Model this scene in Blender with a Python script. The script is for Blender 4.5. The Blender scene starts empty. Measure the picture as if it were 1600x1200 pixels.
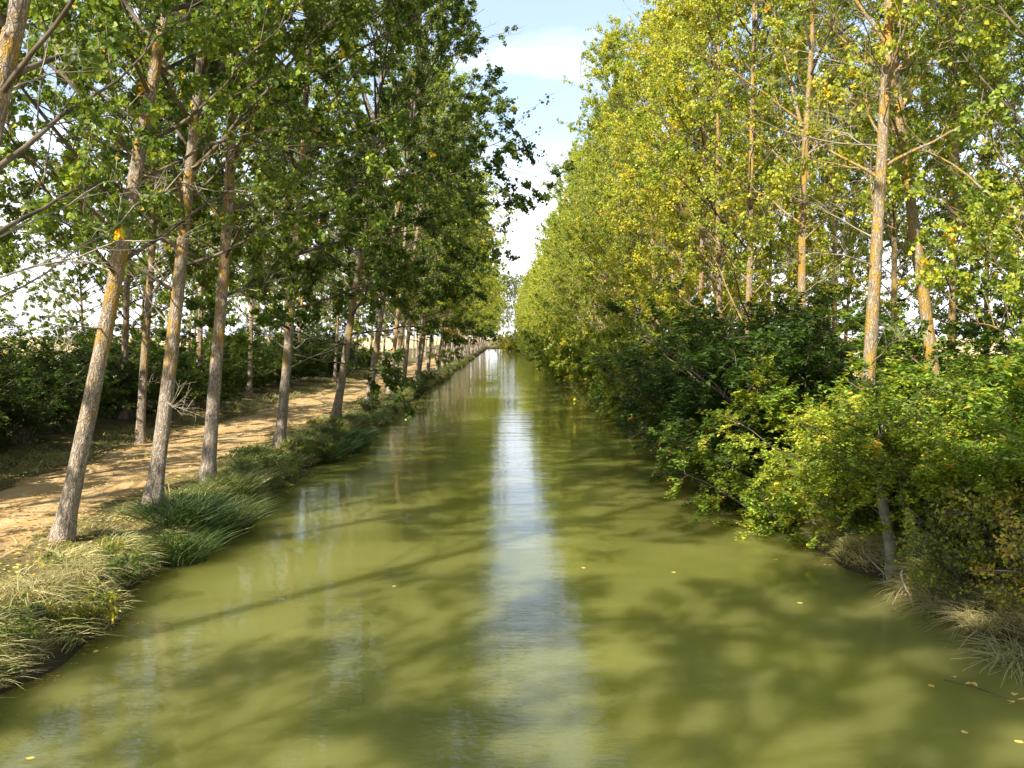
import bpy, math
import numpy as np
from mathutils import Vector, Matrix
R = math.radians
scene = bpy.context.scene
C = scene.collection
PI = math.pi

# ------------------------------------------------------------------ camera
CAM_H = 4.5
cam_d = bpy.data.cameras.new("camera"); cam_d.sensor_width = 36; cam_d.lens = 32.5
cam_d.clip_end = 6000; cam_d.clip_start = 0.05
cam = bpy.data.objects.new("camera", cam_d); C.objects.link(cam)
cam.location = (0, 0, CAM_H); cam.rotation_euler = (R(90 - 2.86), 0, R(-0.6))
scene.camera = cam

# ------------------------------------------------------------------ sky and sun
SUN_EL, SUN_AZ = 38.0, (-0.56, -0.83)
world = bpy.data.worlds.new("World"); scene.world = world; world.use_nodes = True
nt = world.node_tree; nt.nodes.clear()
def N(nt, t, **kw):
    n = nt.nodes.new(t)
    for k, v in kw.items():
        if k in n.inputs: n.inputs[k].default_value = v
        else: setattr(n, k, v)
    return n
def L(nt, a, b): nt.links.new(a, b)
def M_(nt, op, a, b=None, c=None, clamp=False):
    n = nt.nodes.new('ShaderNodeMath'); n.operation = op; n.use_clamp = clamp
    for i, v in enumerate((a, b, c)):
        if v is None: continue
        if isinstance(v, (int, float)): n.inputs[i].default_value = v
        else: nt.links.new(v, n.inputs[i])
    return n.outputs[0]
def ramp(nt, fac, stops, interp='LINEAR'):
    n = nt.nodes.new('ShaderNodeValToRGB'); n.color_ramp.interpolation = interp
    el = n.color_ramp.elements
    while len(el) < len(stops): el.new(0.5)
    for e, (p, c) in zip(el, stops):
        e.position = p; e.color = (c[0], c[1], c[2], 1) if not isinstance(c, (int, float)) else (c, c, c, 1)
    nt.links.new(fac, n.inputs[0]); return n.outputs[0]
def mix(nt, fac, a, b, mode='MIX'):
    n = nt.nodes.new('ShaderNodeMix'); n.data_type = 'RGBA'; n.blend_type = mode
    for s, v in ((n.inputs[0], fac), (n.inputs[6], a), (n.inputs[7], b)):
        if isinstance(v, (int, float)): s.default_value = v
        elif isinstance(v, tuple): s.default_value = (v[0], v[1], v[2], 1)
        else: nt.links.new(v, s)
    return n.outputs[2]
def noise(nt, vec, scale, detail=2.0, rough=0.5, dist=0.0, sc=None):
    if sc is not None:
        m = nt.nodes.new('ShaderNodeMapping'); m.inputs['Scale'].default_value = sc
        nt.links.new(vec, m.inputs[0]); vec = m.outputs[0]
    n = nt.nodes.new('ShaderNodeTexNoise'); n.inputs['Scale'].default_value = scale
    n.inputs['Detail'].default_value = detail; n.inputs['Roughness'].default_value = rough
    n.inputs['Distortion'].default_value = dist
    nt.links.new(vec, n.inputs['Vector']); return n.outputs['Fac']

sky = nt.nodes.new('ShaderNodeTexSky'); sky.sky_type = 'NISHITA'; sky.sun_disc = False
sky.sun_elevation = R(SUN_EL); sky.sun_rotation = math.atan2(SUN_AZ[0], SUN_AZ[1]) % (2*PI)
sky.air_density = 1.0; sky.dust_density = 0.6; sky.ozone_density = 1.4
tc = nt.nodes.new('ShaderNodeTexCoord')
sep = nt.nodes.new('ShaderNodeSeparateXYZ'); L(nt, tc.outputs['Generated'], sep.inputs[0])
zz = M_(nt, 'MAXIMUM', sep.outputs[2], 0.0)
dz = M_(nt, 'ADD', zz, 0.12)
cmb = nt.nodes.new('ShaderNodeCombineXYZ')
L(nt, M_(nt, 'DIVIDE', sep.outputs[0], dz), cmb.inputs[0]); L(nt, M_(nt, 'DIVIDE', sep.outputs[1], dz), cmb.inputs[1])
cn = noise(nt, cmb.outputs[0], 0.9, 6, 0.55, 0.3, sc=(1.0, 2.2, 1))
# low cloud bank towards the horizon, wisps higher up
bank = M_(nt, 'SUBTRACT', 1.0, M_(nt, 'MULTIPLY', M_(nt, 'SUBTRACT', zz, 0.05), 6.2), clamp=True)
wisp = M_(nt, 'MULTIPLY', M_(nt, 'SUBTRACT', cn, 0.50), 3.6, clamp=True)
cl = M_(nt, 'ADD', M_(nt, 'MULTIPLY', bank, 0.9), M_(nt, 'ADD', 0.16, M_(nt, 'MULTIPLY', wisp, 0.7)), clamp=True)
skyc = mix(nt, cl, sky.outputs[0], (9.0, 9.3, 10.0))
bg = N(nt, 'ShaderNodeBackground'); bg.inputs['Strength'].default_value = 0.105
L(nt, skyc, bg.inputs[0])
wo = nt.nodes.new('ShaderNodeOutputWorld'); L(nt, bg.outputs[0], wo.inputs[0])

sun_d = bpy.data.lights.new("sun", 'SUN'); sun_d.energy = 5.0; sun_d.angle = R(0.53); sun_d.color = (1.0, 0.93, 0.80)
sun = bpy.data.objects.new("sun", sun_d); C.objects.link(sun)
sv = Vector((SUN_AZ[0], SUN_AZ[1], 0)).normalized() * math.cos(R(SUN_EL)); sv.z = math.sin(R(SUN_EL))
sun.rotation_euler = sv.to_track_quat('Z', 'Y').to_euler(); sun.location = (-40, -40, 60)
vs = scene.view_settings
vs.view_transform = 'Standard'; vs.look = 'None'; vs.gamma = 1; vs.use_curve_mapping = False; vs.exposure = 1.15
scene.cycles.use_denoising = True
scene.cycles.max_bounces = 7; scene.cycles.diffuse_bounces = 3; scene.cycles.glossy_bounces = 3
scene.cycles.transmission_bounces = 4; scene.cycles.caustics_reflective = False; scene.cycles.caustics_refractive = False

# ------------------------------------------------------------------ object helpers
def new_mat(name):
    m = bpy.data.materials.new(name); m.use_nodes = True
    t = m.node_tree; t.nodes.clear()
    o = t.nodes.new('ShaderNodeOutputMaterial'); return m, t, o
def principled(t, o, col, rough=0.8, spec=0.3, normal=None):
    p = t.nodes.new('ShaderNodeBsdfPrincipled')
    if isinstance(col, tuple): p.inputs['Base Color'].default_value = (*col, 1)
    else: t.links.new(col, p.inputs['Base Color'])
    if isinstance(rough, (int, float)): p.inputs['Roughness'].default_value = rough
    else: t.links.new(rough, p.inputs['Roughness'])
    p.inputs['Specular IOR Level'].default_value = spec
    if normal is not None: t.links.new(normal, p.inputs['Normal'])
    if o is not None: t.links.new(p.outputs[0], o.inputs[0])
    return p
def bump(t, h, strength=0.5, dist=0.02):
    b = t.nodes.new('ShaderNodeBump'); b.inputs['Strength'].default_value = strength
    b.inputs['Distance'].default_value = dist; t.links.new(h, b.inputs['Height']); return b.outputs[0]

class Geo:
    """collects vertices and quads in numpy blocks, each block with a material slot"""
    def __init__(s): s.v = []; s.f = []; s.m = []; s.n = 0; s.sm = []
    def add(s, v, f, mi=0, smooth=True):
        v = np.asarray(v, dtype=np.float32).reshape(-1, 3); f = np.asarray(f, dtype=np.int64).reshape(-1, 4)
        s.v.append(v); s.f.append(f + s.n); s.m.append(np.full(len(f), mi)); s.sm.append(np.full(len(f), smooth)); s.n += len(v)
    def mesh(s, name, mats):
        v = np.concatenate(s.v); f = np.concatenate(s.f)
        me = bpy.data.meshes.new(name)
        me.vertices.add(len(v)); me.vertices.foreach_set('co', v.ravel())
        me.loops.add(f.size); me.loops.foreach_set('vertex_index', f.ravel().astype(np.int32))
        me.polygons.add(len(f)); me.polygons.foreach_set('loop_start', np.arange(0, f.size, 4, dtype=np.int32))
        me.polygons.foreach_set('loop_total', np.full(len(f), 4, dtype=np.int32))
        me.polygons.foreach_set('material_index', np.concatenate(s.m).astype(np.int32))
        me.polygons.foreach_set('use_smooth', np.concatenate(s.sm))
        for m in mats: me.materials.append(m)
        me.update(calc_edges=True); return me

def nrm(a): return a / np.maximum(np.linalg.norm(a, axis=-1, keepdims=True), 1e-9)
def tubes(g, P, Rd, k=4, mi=0, wob=0.0, rng=None):
    """P (m,n,3) polylines, Rd (m,n) radii -> m tapered tubes"""
    P = np.asarray(P, float); Rd = np.asarray(Rd, float)
    if P.ndim == 2: P = P[None]; Rd = Rd[None]
    m, n, _ = P.shape
    T = np.empty_like(P); T[:, 1:-1] = P[:, 2:] - P[:, :-2]; T[:, 0] = P[:, 1] - P[:, 0]; T[:, -1] = P[:, -1] - P[:, -2]
    T = nrm(T)
    ref = np.where(np.abs(T[:, :1, 2:3]) > 0.8, np.array([1.0, 0, 0]), np.array([0, 0, 1.0]))
    U = nrm(np.cross(T, np.broadcast_to(ref, T.shape))); V = np.cross(T, U)
    a = np.arange(k) * 2 * PI / k
    rr = Rd[:, :, None] * np.ones(k)
    if wob and rng is not None:
        ph = rng.uniform(0, 6.28, (m, 1, 4)); z = np.arange(n)[None, :, None]
        rr = rr * (1 + wob * (np.sin(3*a + ph[..., :1] + z*0.23) * 0.5 + np.sin(5*a + ph[..., 1:2] - z*0.11) * 0.35 + rng.normal(0, 0.25, (m, n, k))))
    ring = P[:, :, None] + rr[..., None] * (np.cos(a)[:, None] * U[:, :, None] + np.sin(a)[:, None] * V[:, :, None])
    idx = np.arange(m * n * k).reshape(m, n, k)
    i0 = idx[:, :-1]; i1 = idx[:, 1:]
    f = np.stack([i0, np.roll(i0, -1, 2), np.roll(i1, -1, 2), i1], -1)
    g.add(ring.reshape(-1, 3), f.reshape(-1, 4), mi, True)

def interp(P, t):
    """sample polylines P (m,n,3) at t (m,c) -> points, tangents (m,c,3)"""
    m, n, _ = P.shape; x = np.clip(t, 0, 0.9999) * (n - 1); i = x.astype(int); fr = (x - i)[..., None]
    r = np.arange(m)[:, None]; a = P[r, i]; b = P[r, i + 1]
    return a + (b - a) * fr, nrm(b - a)
def spawn(rng, P, per, t0, t1, ang, length, nseg=4, up=0.0, curve=0.0, jit=0.35, flat=0.0):
    """children polylines of parents P. length: (m,per) array or scalar. returns (m*per, nseg, 3), t"""
    m = len(P); t = rng.uniform(t0, t1, (m, per)); p, T = interp(P, t)
    rnd = rng.normal(0, 1, (m, per, 3)); rnd[..., 2] *= (1 - flat)
    perp = nrm(rnd - (rnd * T).sum(-1, keepdims=True) * T)
    an = ang + rng.normal(0, 0.18, (m, per, 1))
    d = T * np.cos(an) + perp * np.sin(an); d[..., 2] += up; d = nrm(d)
    Ln = (length if np.ndim(length) == 0 else np.asarray(length)) * rng.uniform(0.6, 1.25, (m, per)); Ln = Ln * (1 - 0.45 * t)
    s = np.linspace(0, 1, nseg)[None, None, :, None]
    side = rng.normal(0, jit, (m, per, 1, 3)) * 0.3; side[..., 2] += curve
    pts = p[:, :, None] + (d[:, :, None] * s + side * s * s) * Ln[..., None, None]
    return pts.reshape(m * per, nseg, 3), t.reshape(-1)

def leaves(g, rng, P, per, size, t0=0.15, spread=0.05, aspect=0.9, flat=0.0, mi=0, fold=0.12, hang=0.0):
    """per leaves along every polyline of P"""
    m = len(P)
    if m == 0 or per == 0: return
    t = rng.uniform(t0, 1.0, (m, per)); p, T = interp(P, t)
    p = p + rng.normal(0, spread, p.shape); p = p.reshape(-1, 3); T = T.reshape(-1, 3); n = len(p)
    nr = nrm(rng.normal(0, 1, (n, 3)))
    if flat: nr = nrm(nr * (1 - flat) + np.array([0, 0, 1.0]) * flat)
    a = nrm(T * 0.4 + rng.normal(0, 0.8, (n, 3)) + np.array([0, 0, -hang])); a = nrm(a - (a * nr).sum(-1, keepdims=True) * nr)
    b = np.cross(nr, a); Ls = (size * rng.uniform(0.65, 1.2, (n, 1)))
    if size > 0.11:      # far away trees: one folded quad per leaf
        v = np.stack([p, p + a*Ls*0.42 + b*Ls*aspect/2 + nr*Ls*fold, p + a*Ls, p + a*Ls*0.42 - b*Ls*aspect/2 + nr*Ls*fold], 1)
        g.add(v.reshape(-1, 3), np.arange(n * 4).reshape(n, 4), mi, False); return
    f1 = nr*Ls*fold; cup = nr*Ls*rng.normal(0.04, 0.08, (n, 1)); h = b*Ls*aspect/2
    v = np.stack([p, p + a*Ls*0.20 + h + f1, p + a*Ls*0.62 + h*0.72 + f1 + cup*0.5, p + a*Ls + cup*2, p + a*Ls*0.62 - h*0.72 + f1 + cup*0.5, p + a*Ls*0.20 - h + f1], 1)
    i = (np.arange(n)*6)[:, None]
    g.add(v.reshape(-1, 3), np.concatenate([i + np.array([[0, 1, 2, 3]]), i + np.array([[0, 3, 4, 5]])]), mi, False)

def empty(name, loc=(0, 0, 0)):
    o = bpy.data.objects.new(name, None); C.objects.link(o); o.location = loc; o.empty_display_size = 0.3; return o
def ob(name, me, parent=None):
    o = bpy.data.objects.new(name, me); C.objects.link(o); o.parent = parent; return o
def tag(o, label=None, cat=None, group=None, kind=None):
    if label: o['label'] = label
    if cat: o['category'] = cat
    if group: o['group'] = group
    if kind: o['kind'] = kind
    return o
def dup(root):
    r = root.copy(); C.objects.link(r)
    for ch in list(root.children):
        c = ch.copy(); C.objects.link(c); c.parent = r
    return r

# ------------------------------------------------------------------ terrain
WL, WR = -6.45, 7.05          # water line at the left and right bank
END_Y = 385.0
def sn(a, f, p): return np.sin(a * f + p)
def wander(y, s):             # irregular bank line
    return 0.22*sn(y, 0.55, s) + 0.16*sn(y, 1.31, s*2.1) + 0.10*sn(y, 2.9, s*3.3) + 0.25*sn(y, 0.13, s)
def edge_l(y): return WL + wander(y, 1.0)
def edge_r(y): return WR - wander(y, 4.0)
def gh(x, y):
    """ground height"""
    x = np.asarray(x, float); y = np.asarray(y, float)
    dl = edge_l(y) - x; dr = x - edge_r(y)
    inside = np.minimum(-dl, -dr)                       # >0 in the water
    d = np.maximum(dl, dr)
    h = np.where(d > 0, 0.02 + 0.72 * (1 - np.exp(-np.maximum(d, 0) / 0.27)), -1.5 * (1 - np.exp(-np.maximum(inside, 0) / 0.7)))
    h = h + np.where(d > 0, np.minimum(d, 1) * (0.05*sn(x, 1.7, 1)*sn(y, 0.9, 2) + 0.03*sn(x, 4.1, 0)*sn(y, 3.3, 1)), 0)
    left = np.where((x < -13.2) & (d > 0), 1.0, 0.0)
    h = h + left * np.minimum((-13.2 - x) * 0.12, 0.35) * np.where(x < -13.2, 1, 0)
    h = h + np.where(x < -40, np.minimum((-x - 40) * 0.011, 4.2), 0) + np.where(x > 60, np.minimum((x - 60) * 0.01, 3), 0)
    # far end: the canal is closed by a low bank
    e = np.clip((y - END_Y) / 6.0, 0, 1)
    return h * (1 - e) + np.maximum(h, 0.9) * e
xs = np.concatenate([-np.geomspace(3000, 24, 26), np.arange(-23, -15, 1.0), np.arange(-15, -8.4, 0.4), np.arange(-8.4, -5.2, 0.12),
                     np.arange(-5, 5.9, 1.2), np.arange(5.9, 9.2, 0.12), np.arange(9.4, 16, 0.5), np.arange(16, 26, 1.5), np.geomspace(27, 3000, 26)])
ys = np.concatenate([-np.geomspace(400, 42, 8), np.arange(-40, 6, 2.0), np.arange(6, 60, 0.25), np.arange(60, 130, 0.7), np.arange(130, 400, 2.0), np.geomspace(402, 4500, 24)])
X, Y = np.meshgrid(xs, ys); Z = gh(X, Y)
nx, ny = len(xs), len(ys)
idx = np.arange(nx * ny).reshape(ny, nx)
gf = np.stack([idx[:-1, :-1], idx[:-1, 1:], idx[1:, 1:], idx[1:, :-1]], -1).reshape(-1, 4)

gm, t, o = new_mat("earth_and_dry_grass")
geo = t.nodes.new('ShaderNodeNewGeometry'); pos = geo.outputs['Position']
sp = t.nodes.new('ShaderNodeSeparateXYZ'); L(t, pos, sp.inputs[0])
n1 = noise(t, pos, 0.9, 5, 0.6); n2 = noise(t, pos, 9, 5, 0.7); n3 = noise(t, pos, 0.16, 3, 0.5)
grass = ramp(t, n1, [(0.3, (0.075, 0.085, 0.025)), (0.5, (0.19, 0.16, 0.06)), (0.68, (0.34, 0.27, 0.11))])
grass = mix(t, n2, grass, (0.13, 0.09, 0.045), 'MIX')
field = ramp(t, n3, [(0.35, (0.55, 0.42, 0.20)), (0.65, (0.70, 0.56, 0.30))])
fm = M_(t, 'MULTIPLY', M_(t, 'SUBTRACT', M_(t, 'ABSOLUTE', sp.outputs[0]), 28.0), 0.2, clamp=True)
col = mix(t, fm, grass, field)
mud = M_(t, 'MULTIPLY', M_(t, 'SUBTRACT', 0.42, sp.outputs[2]), 4.0, clamp=True)
col = mix(t, mud, col, (0.055, 0.040, 0.022))
principled(t, o, col, 0.95, 0.1, bump(t, n2, 0.8, 0.05))
g = Geo(); g.add(np.stack([X, Y, Z], -1), gf)
ground = ob("ground", g.mesh("ground", [gm])); tag(ground, kind='structure')

# dirt path
PX0, PX1 = -13.0, -8.55
px_n = 22; pys = np.concatenate([np.arange(-30, 60, 0.5), np.arange(60, 380, 2.0)])
u = np.linspace(0, 1, px_n)
ex0 = PX0 + 0.35*sn(pys, 0.31, 0.4) + 0.2*sn(pys, 1.1, 2) ; ex1 = PX1 + 0.22*sn(pys, 0.42, 1.4) + 0.15*sn(pys, 1.7, 0.3)
PXX = ex0[:, None] * (1 - u) + ex1[:, None] * u; PYY = np.repeat(pys[:, None], px_n, 1)
PZZ = gh(PXX, PYY) + 0.010 - 0.03*(np.abs(2*u-1)**8)
pidx = np.arange(PXX.size).reshape(PXX.shape)
pf = np.stack([pidx[:-1, :-1], pidx[:-1, 1:], pidx[1:, 1:], pidx[1:, :-1]], -1).reshape(-1, 4)
pm, t, o = new_mat("sandy_dirt")
geo = t.nodes.new('ShaderNodeNewGeometry'); pos = geo.outputs['Position']
n1 = noise(t, pos, 0.8, 5, 0.65); n2 = noise(t, pos, 14, 6, 0.75)
c = ramp(t, n1, [(0.3, (0.32, 0.205, 0.090)), (0.5, (0.44, 0.295, 0.135)), (0.7, (0.56, 0.395, 0.20))])
c = mix(t, M_(t, 'MULTIPLY', M_(t, 'SUBTRACT', n2, 0.5), 1.6, clamp=True), c, (0.26, 0.17, 0.08))
sx = t.nodes.new('ShaderNodeSeparateXYZ'); L(t, pos, sx.inputs[0]); wob = M_(t, 'MULTIPLY', M_(t, 'SUBTRACT', noise(t, pos, 0.25, 3), 0.5), 1.6)
tx = M_(t, 'ABSOLUTE', M_(t, 'SUBTRACT', M_(t, 'ABSOLUTE', M_(t, 'ADD', M_(t, 'ADD', sx.outputs[0], 10.9), wob)), 0.8))
trk = M_(t, 'MULTIPLY', M_(t, 'SUBTRACT', 1.0, M_(t, 'MULTIPLY', tx, 2.6)), 0.6, clamp=True)
c = mix(t, trk, c, (0.58, 0.42, 0.23))
principled(t, o, c, 0.95, 0.1, bump(t, n2, 0.5, 0.018))
g = Geo(); g.add(np.stack([PXX, PYY, PZZ], -1), pf)
tag(ob("path", g.mesh("path", [pm])), kind='structure')

# ------------------------------------------------------------------ water
wm, t, o = new_mat("green_canal_water")
geo = t.nodes.new('ShaderNodeNewGeometry'); pos = geo.outputs['Position']
r1 = noise(t, pos, 1.0, 2, 0.5, 0.4, sc=(1.6, 5.0, 1)); r2 = noise(t, pos, 1.0, 2, 0.55, 0.3, sc=(2.8, 10.5, 1))
r3 = noise(t, pos, 1.0, 1, 0.5, 0.0, sc=(0.5, 1.1, 1))
calm = ramp(t, noise(t, pos, 1.0, 2, 0.5, 0.5, sc=(0.16, 0.09, 1)), [(0.35, 0.35), (0.62, 1.0)])
h = M_(t, 'ADD', M_(t, 'MULTIPLY', r1, 0.55), M_(t, 'ADD', M_(t, 'MULTIPLY', r2, 0.50), M_(t, 'MULTIPLY', r3, 0.5)))
r4 = noise(t, pos, 1.0, 1, 0.5, 0.6, sc=(0.20, 0.80, 1))
h = M_(t, 'ADD', h, M_(t, 'MULTIPLY', r4, 2.6))
h = M_(t, 'MULTIPLY', h, calm)
bn = bump(t, h, 1.0, 0.0075)
cn_ = noise(t, pos, 0.22, 3, 0.5, 0.6)
wc = ramp(t, cn_, [(0.3, (0.122, 0.128, 0.024)), (0.7, (0.188, 0.187, 0.050))])
p = principled(t, o, wc, 0.025, 0.5, bn); p.inputs['IOR'].default_value = 1.33
p.subsurface_method = 'BURLEY'; p.inputs['Subsurface Weight'].default_value = 1.0; p.inputs['Subsurface Radius'].default_value = (1.0, 1.0, 0.4)
p.inputs['Subsurface Scale'].default_value = 1.5
g = Geo(); wx = np.linspace(-9, 9.5, 3); wy = np.concatenate([np.arange(-60, END_Y + 6, 12.0)])
WX, WY = np.meshgrid(wx, wy); wi = np.arange(WX.size).reshape(WX.shape)
g.add(np.stack([WX, WY, WX * 0], -1), np.stack([wi[:-1, :-1], wi[:-1, 1:], wi[1:, 1:], wi[1:, :-1]], -1))
tag(ob("water", g.mesh("water", [wm])), kind='structure')

# ------------------------------------------------------------------ plant materials
def leaf_material(name, stops, gloss=0.42, trans=0.48, tcol=(1.3, 1.2, 0.5), clus=0.725):
    """object colour: R = how far the leaves have turned yellow, G = leaf brightness, raised on the front shrubs to paint them sunlit"""
    m, t, o = new_mat(name)
    geo = t.nodes.new('ShaderNodeNewGeometry'); oi = t.nodes.new('ShaderNodeObjectInfo')
    s = t.nodes.new('ShaderNodeSeparateColor'); L(t, oi.outputs['Color'], s.inputs[0])
    tc = t.nodes.new('ShaderNodeTexCoord')
    nz = noise(t, tc.outputs['Object'], 0.9, 3, 0.6)
    y = M_(t, 'ADD', s.outputs[0], M_(t, 'MULTIPLY', M_(t, 'SUBTRACT', nz, 0.5), 0.95))
    isl = geo.outputs['Random Per Island']
    y = M_(t, 'ADD', y, M_(t, 'MULTIPLY', M_(t, 'SUBTRACT', isl, 0.5), 0.34))
    rare = M_(t, 'MULTIPLY', M_(t, 'GREATER_THAN', M_(t, 'FRACT', M_(t, 'MULTIPLY', isl, 97.3)), 0.975), 0.5)
    nz2 = noise(t, tc.outputs['Object'], 1.7, 1, 0.5)
    rare = M_(t, 'ADD', rare, M_(t, 'MULTIPLY', M_(t, 'GREATER_THAN', nz2, clus), 0.8))
    y = M_(t, 'ADD', y, rare, clamp=True)
    c = ramp(t, y, stops)
    hsv = t.nodes.new('ShaderNodeHueSaturation'); L(t, c, hsv.inputs['Color'])
    L(t, M_(t, 'MULTIPLY', s.outputs[1], M_(t, 'ADD', 0.75, M_(t, 'MULTIPLY', M_(t, 'FRACT', M_(t, 'MULTIPLY', isl, 31.7)), 0.5))), hsv.inputs['Value'])
    c = hsv.outputs[0]
    p = principled(t, None, c, gloss, 0.45)
    tr = t.nodes.new('ShaderNodeBsdfTranslucent'); L(t, mix(t, 1.0, c, tcol, 'MULTIPLY'), tr.inputs[0])
    ms = t.nodes.new('ShaderNodeMixShader'); ms.inputs[0].default_value = trans
    L(t, p.outputs[0], ms.inputs[1]); L(t, tr.outputs[0], ms.inputs[2]); L(t, ms.outputs[0], o.inputs[0])
    return m
POP = leaf_material("poplar_leaf", [(0.0, (0.040, 0.075, 0.014)), (0.3, (0.085, 0.135, 0.022)), (0.55, (0.20, 0.255, 0.032)), (0.8, (0.38, 0.38, 0.038)), (1.0, (0.56, 0.40, 0.03))])
ELM = leaf_material("elm_leaf", [(0.0, (0.030, 0.065, 0.012)), (0.35, (0.065, 0.12, 0.018)), (0.6, (0.16, 0.22, 0.028)), (0.85, (0.36, 0.34, 0.035)), (1.0, (0.42, 0.26, 0.05))], 0.5, clus=0.76)
BLADE = leaf_material("grass_blade", [(0.0, (0.035, 0.075, 0.018)), (0.35, (0.10, 0.15, 0.03)), (0.6, (0.27, 0.26, 0.09)), (1.0, (0.50, 0.42, 0.20))], 0.5, 0.25, (1.1, 1.1, 0.6))

def bark_material(name, grey, dark, lich, lo, hi, amount):
    m, t, o = new_mat(name)
    tc = t.nodes.new('ShaderNodeTexCoord'); pos = tc.outputs['Object']; oi = t.nodes.new('ShaderNodeObjectInfo')
    va = t.nodes.new('ShaderNodeVectorMath'); va.operation = 'ADD'; L(t, pos, va.inputs[0])
    cx = t.nodes.new('ShaderNodeCombineXYZ'); L(t, M_(t, 'MULTIPLY', oi.outputs['Random'], 40.0), cx.inputs[0]); L(t, cx.outputs[0], va.inputs[1])
    pos2 = va.outputs[0]
    fis = noise(t, pos2, 1.0, 4, 0.6, 0.8, sc=(22, 22, 4.5)); fine = noise(t, pos2, 40, 3, 0.6)
    vor = t.nodes.new('ShaderNodeTexVoronoi'); vor.feature = 'DISTANCE_TO_EDGE'
    wn = t.nodes.new('ShaderNodeTexNoise'); wn.inputs['Scale'].default_value = 7.0; wn.inputs['Detail'].default_value = 3; L(t, pos2, wn.inputs['Vector'])
    wv = t.nodes.new('ShaderNodeVectorMath'); wv.operation = 'MULTIPLY_ADD'; L(t, wn.outputs['Color'], wv.inputs[0]); wv.inputs[1].default_value = (0.16, 0.16, 0.30); L(t, pos2, wv.inputs[2])
    mp = t.nodes.new('ShaderNodeMapping'); mp.inputs['Scale'].default_value = (24, 24, 3.6); L(t, wv.outputs[0], mp.inputs[0]); L(t, mp.outputs[0], vor.inputs['Vector']); vor.inputs['Scale'].default_value = 1.0
    crack = M_(t, 'ADD', 0.25, M_(t, 'MULTIPLY', vor.outputs['Distance'], 4.0), clamp=True)
    c = ramp(t, fis, [(0.3, dark), (0.62, grey)])
    c = mix(t, M_(t, 'SUBTRACT', 1.0, crack), c, tuple(0.55*x for x in dark))
    sz = t.nodes.new('ShaderNodeSeparateXYZ'); L(t, pos, sz.inputs[0])
    band = M_(t, 'MULTIPLY', M_(t, 'MULTIPLY', M_(t, 'SUBTRACT', sz.outputs[2], lo), 0.8, clamp=True), M_(t, 'MULTIPLY', M_(t, 'SUBTRACT', hi, sz.outputs[2]), 0.3, clamp=True))
    ln = noise(t, pos2, 1.0, 4, 0.65, 0.5, sc=(5, 5, 2.2))
    lm = M_(t, 'MULTIPLY', M_(t, 'SUBTRACT', M_(t, 'ADD', ln, M_(t, 'MULTIPLY', band, amount)), 0.62), 7.0, clamp=True)
    lc = mix(t, fine, lich, tuple(0.45*x for x in lich))
    c = mix(t, M_(t, 'MULTIPLY', lm, 0.85), c, lc)
    hh = M_(t, 'ADD', M_(t, 'MULTIPLY', crack, 0.6), M_(t, 'ADD', fis, M_(t, 'MULTIPLY', fine, 0.3)))
    principled(t, o, c, 0.9, 0.15, bump(t, hh, 0.9, 0.03)); return m
BARK_L = bark_material("grey_poplar_bark", (0.46, 0.39, 0.31), (0.19, 0.145, 0.10), (0.50, 0.29, 0.03), 2.0, 13.0, 0.155)
BARK_R = bark_material("lichened_poplar_bark", (0.48, 0.40, 0.29), (0.22, 0.165, 0.11), (0.58, 0.34, 0.04), 1.0, 30.0, 0.175)
TWIG, t, o = new_mat("twig_bark")
tc = t.nodes.new('ShaderNodeTexCoord'); principled(t, o, ramp(t, noise(t, tc.outputs['Object'], 3, 3), [(0.35, (0.055, 0.045, 0.032)), (0.65, (0.17, 0.135, 0.095))]), 0.9, 0.15)

DRYWOOD, t, o = new_mat("dead_wood")
tc = t.nodes.new('ShaderNodeTexCoord'); principled(t, o, ramp(t, noise(t, tc.outputs['Object'], 3, 3), [(0.35, (0.20, 0.165, 0.12)), (0.65, (0.40, 0.34, 0.26))]), 0.9, 0.15)
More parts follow.
